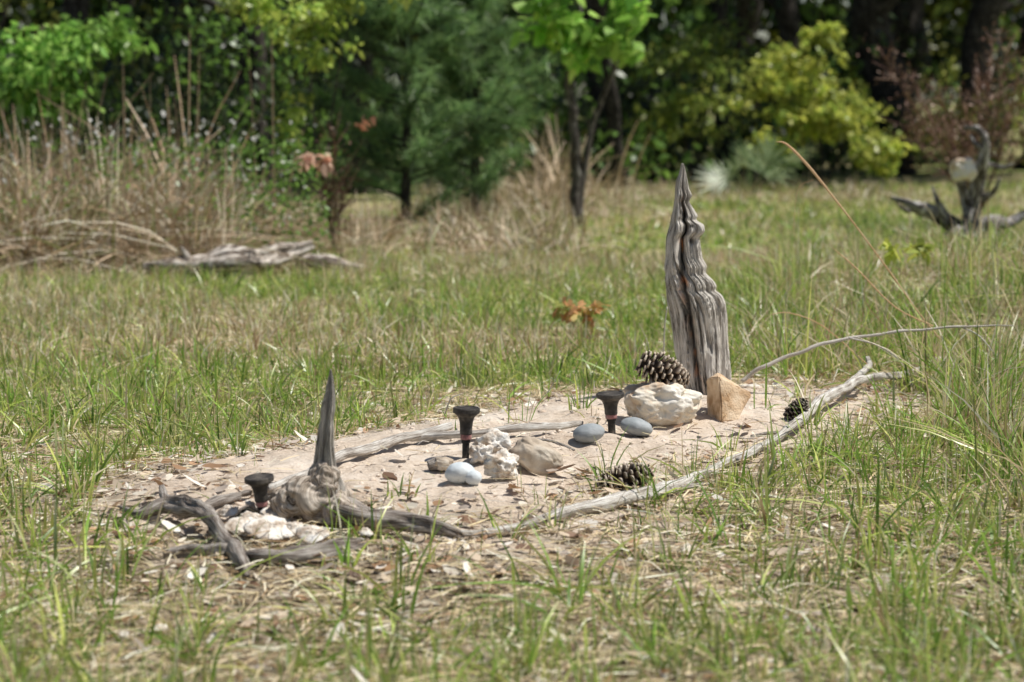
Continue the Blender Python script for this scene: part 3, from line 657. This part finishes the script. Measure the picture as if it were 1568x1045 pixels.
wf=Bag(); n=600; P=np.stack([rng.uniform(-4.4,-1.4,n),rng.uniform(12.9,14.6,n),rng.uniform(.1,.95,n)],1); c=np.tile([.78,.78,.74],(n,1)); d=rdir(n)
wf.add(*strips(P,d,np.full(n,.028),np.full(n,.026),perp(d),np.zeros((n,3)),(0,.5,1),(.3,1,.3),c,c))
n=5200; P=np.stack([rng.uniform(-4.6,-1.2,n),rng.uniform(12.8,14.9,n),rng.uniform(.05,.85,n)**1.2],1); pz=fb(P[:,0]*2,P[:,2]*3,303)>.46; P=P[pz]; n=len(P); c=pick(PG*1.2,n); d=rdir(n)
wf.add(*strips(P,d,np.full(n,.05),np.full(n,.025),perp(d),np.zeros((n,3)),(0,.5,1),(.2,1,.1),c,c)); wf.make("flowering_brambles",M_leaf)
pb=Bag(); p0=at(1150,292,22.5); p0[2]=float(ground_z(p0[0],p0[1]))
for k in range(9):
    a=random.uniform(0,6.28); e_=random.uniform(.5,1.3); l=random.uniform(.3,.6); D=np.array([math.cos(a)*math.cos(e_),math.sin(a)*math.cos(e_),math.sin(e_)])
    b1=np.array([[*p0]]); pb.add(*strips(b1,D[None],np.array([l]),np.array([.02]),perp(D[None]),np.zeros((1,3)),(0,1),(1,1),np.array([[.1,.15,.05]]),np.array([[.1,.15,.05]])))
    S=nrm(np.cross(D,rdir(1)[0])); n=11; an=np.linspace(-1.4,1.4,n); dd=nrm(D[None]*np.cos(an)[:,None]+S[None]*np.sin(an)[:,None])
    c=pick(np.array([[.14,.22,.09],[.38,.48,.27]]),n); pb.add(*strips(np.tile(p0+D*l,(n,1)),dd,np.full(n,.42),np.full(n,.035),nrm(np.cross(dd,np.cross(D,S)[None])),np.tile([0,0,-.15],(n,1)),(0,.5,1),(.5,1,.1),c,c))
pb.make("saw_palmetto",M_leaf)
def deadshrub(name,base,tips,col,nl):
    b=Bag(); b0=np.array(base)
    for t in tips:
        q=np.array(t); n=60; u=rng.uniform(.35,1,n); P=b0+(q-b0)*u[:,None]; d=nrm(nrm(q-b0)+rng.normal(size=(n,3))*.6); c=pick(col,n)
        b.add(*strips(P,d,rng.uniform(.08,.3,n),np.full(n,.008),perp(d),np.zeros((n,3)),(0,.5,1),(1,.8,.4),c,c))
        m=nl; u=rng.uniform(.4,1.08,m); P=b0+(q-b0)*u[:,None]+rng.normal(size=(m,3))*.07; d=rdir(m,.5); c=pick(col,m)
        b.add(*strips(P,d,np.full(m,.035),np.full(m,.018),perp(d),np.zeros((m,3)),(0,.5,1),(.3,1,.2),c,c))
        b.add(*strips(b0[None],nrm(q-b0)[None],np.array([np.linalg.norm(q-b0)]),np.array([.018]),perp(nrm(q-b0)[None]),np.zeros((1,3)),(0,1),(1,.3),col[:1]*.6,col[:1]*.6))
    b.make(name,M_dry)
RB=np.array([[.28,.155,.115],[.20,.105,.075],[.40,.27,.195]])
deadshrub("dead_dogfennel_bush",at(1500,330,17),[at(a,b,17+random.uniform(-.3,.3)) for a,b in [(1350,80),(1400,130),(1390,190),(1440,150),(1500,120),(1540,80),(1520,60),(1560,120),(1580,90),(1450,200),(1480,170),(1600,140)]],RB,90)
deadshrub("dead_seedling",at(512,395,13.6),[at(a,b,13.6) for a,b in [(512,200),(490,240),(530,260),(505,300)]],RB*.6,14)
lb=Bag(); leafcloud(lb,at(485,245,13.3),(.1,.08,.06),80,.065,np.array([[.76,.46,.34],[.82,.56,.42]]),6,.3)
leafcloud(lb,at(560,185,13.6),(.08,.05,.05),20,.05,np.array([[.4,.2,.12]]),4,.3); lb.make("red_leaf_sprig",M_leaf)
ob_=Bag(); g=G(888,530); n=110; cl=rng.normal(size=(9,3))*np.array([.065,.04,.03]); ii=rng.integers(0,9,n); P=g+np.array([0,0,.14])+cl[ii]+rng.normal(size=(n,3))*.017; d=rdir(n,.2); c=pick(np.array([[.72,.42,.20],[.64,.33,.15],[.68,.54,.22],[.42,.46,.14]]),n); L=rng.uniform(.03,.065,n)
ob_.add(*strips(P,d,L,L*.6,nrm(np.cross(d,rng.normal(size=(n,3))+[0,0,1])),np.tile([0,0,-.2],(n,1)),(0,.25,.45,.7,1),(.1,.8,.55,.9,.1),c,c))
e0=np.tile(g,(9,1)); e1=g+np.array([0,0,.14])+cl; ob_.add(*strips(e0,nrm(e1-e0),np.linalg.norm(e1-e0,axis=1),np.full(9,.004),perp(e1-e0),np.zeros((9,3)),(0,1),(1,.5),np.tile([.2,.12,.07],(9,1)),np.tile([.2,.12,.07],(9,1)))); ob_.make("oak_seedling",M_leaf)
yl=Bag(); leafcloud(yl,at(1400,385,9.5),(.16,.1,.05),60,.055,np.array([[.62,.64,.13],[.46,.54,.11]]),9,.4); yl.make("yellow_leaf_sprig",M_leaf)

# ---------------------------------------------------------------- fallen log in front of thicket
def dpath(pts,d):
    return [at(a,b,d+k) for a,b,t,k in pts],[t*.5*d/F for a,b,t,k in pts]
d0=G(330,424)[1]-.2
P,R=dpath([(222,411,20,0),(300,406,31,0),(380,398,35,0),(440,389,30,.1),(480,376,13,.15)],d0)
P2,R2=dpath([(450,401,18,.3),(505,405,24,.3),(562,412,10,.3)],d0)
P3,R3=dpath([(290,400,14,0),(282,385,9,0),(276,378,5,0)],d0)
V,Fx,gc=join([tube(P,R,18,22,.5,3,.45,4),tube(P2,R2,14,14,.4,8,.35,3),tube(P3,R3,10,6,.25,12,.25,3)])
M_log=woodmat("pale_log",(.035,.024,.018),(.28,.22,.17),(.78,.71,.63),2.2,None,.9,.8,(.45,.50,.565))
mk("fallen_log",V,Fx,M_log,None,gc)
# ---------------------------------------------------------------- upturned root snag at right
d0=G(1480,378)[1]
br=[([(1478,385,34),(1472,358,32),(1462,342,25),(1440,328,22),(1410,320,18),(1385,308,11),(1364,302,3)]),
    ([(1415,320,12),(1388,322,6),(1370,308,2)]),([(1448,330,15),(1434,302,7),(1427,284,2)]),
    ([(1478,385,36),(1486,350,32),(1492,310,26),(1500,275,20),(1506,245,16),(1508,215,12),(1498,198,8),(1476,195,4)]),
    ([(1504,250,12),(1520,252,8),(1538,256,6),(1553,250,2)]),([(1506,235,10),(1494,222,6),(1486,208,3)]),
    ([(1490,352,30),(1515,338,24),(1545,338,18),(1575,328,12),(1600,340,4)]),([(1494,300,16),(1512,302,12),(1525,290,7),(1531,274,3)]),
    ([(1465,355,18),(1450,368,14),(1438,382,6)]),([(1510,342,16),(1530,358,12),(1552,376,5)]),([(1482,350,22),(1476,305,16),(1472,275,12)]),([(1470,372,40),(1500,368,40),(1530,365,20)])]
parts=[]
for i_,b in enumerate(br):
    P=[at(a,c_,d0+.12*math.sin(i_*2+j)) for j,(a,c_,t) in enumerate(b)]; R=[t*.5*d0/F for a,c_,t in b]
    parts.append(tube(P,R,14,10,.5,i_*3.1,.6,4))
V,Fx,gc=join(parts); M_snag=woodmat("silver_snag",(.015,.011,.009),(.12,.10,.085),(.70,.68,.65),2.2,None,.9,.8,(.44,.51,.595))
mk("root_snag",V,Fx,M_snag,None,gc)
o=rock("cream_stone",1474,380,42,38,M_white,.8,.25,1.4,8,0,0,.3,4,.1); o.location=at(1475,260,d0-.07)

# ---------------------------------------------------------------- light
SUN=Vector((.48,.02,.87)).normalized()
L=bpy.data.lights.new("sun","SUN"); L.energy=5.0; L.angle=math.radians(.5); L.color=(1,.96,.89)
lo=bpy.data.objects.new("sun",L); link(lo); lo.rotation_euler=SUN.to_track_quat('Z','Y').to_euler()
w=bpy.data.worlds.new("World"); scene.world=w; w.use_nodes=True; nt=w.node_tree
sk=nt.nodes.new("ShaderNodeTexSky"); sk.sky_type='NISHITA'; sk.sun_disc=False
sk.sun_elevation=math.asin(SUN.z); sk.sun_rotation=math.atan2(SUN.x,SUN.y)
bgn=nt.nodes["Background"]; bgn.inputs[1].default_value=.075; nt.links.new(sk.outputs[0],bgn.inputs[0])
scene.view_settings.view_transform='Standard'; scene.view_settings.look='None'; scene.view_settings.exposure=0
print("verts",sum(len(o.data.vertices) for o in scene.objects if o.type=='MESH'))
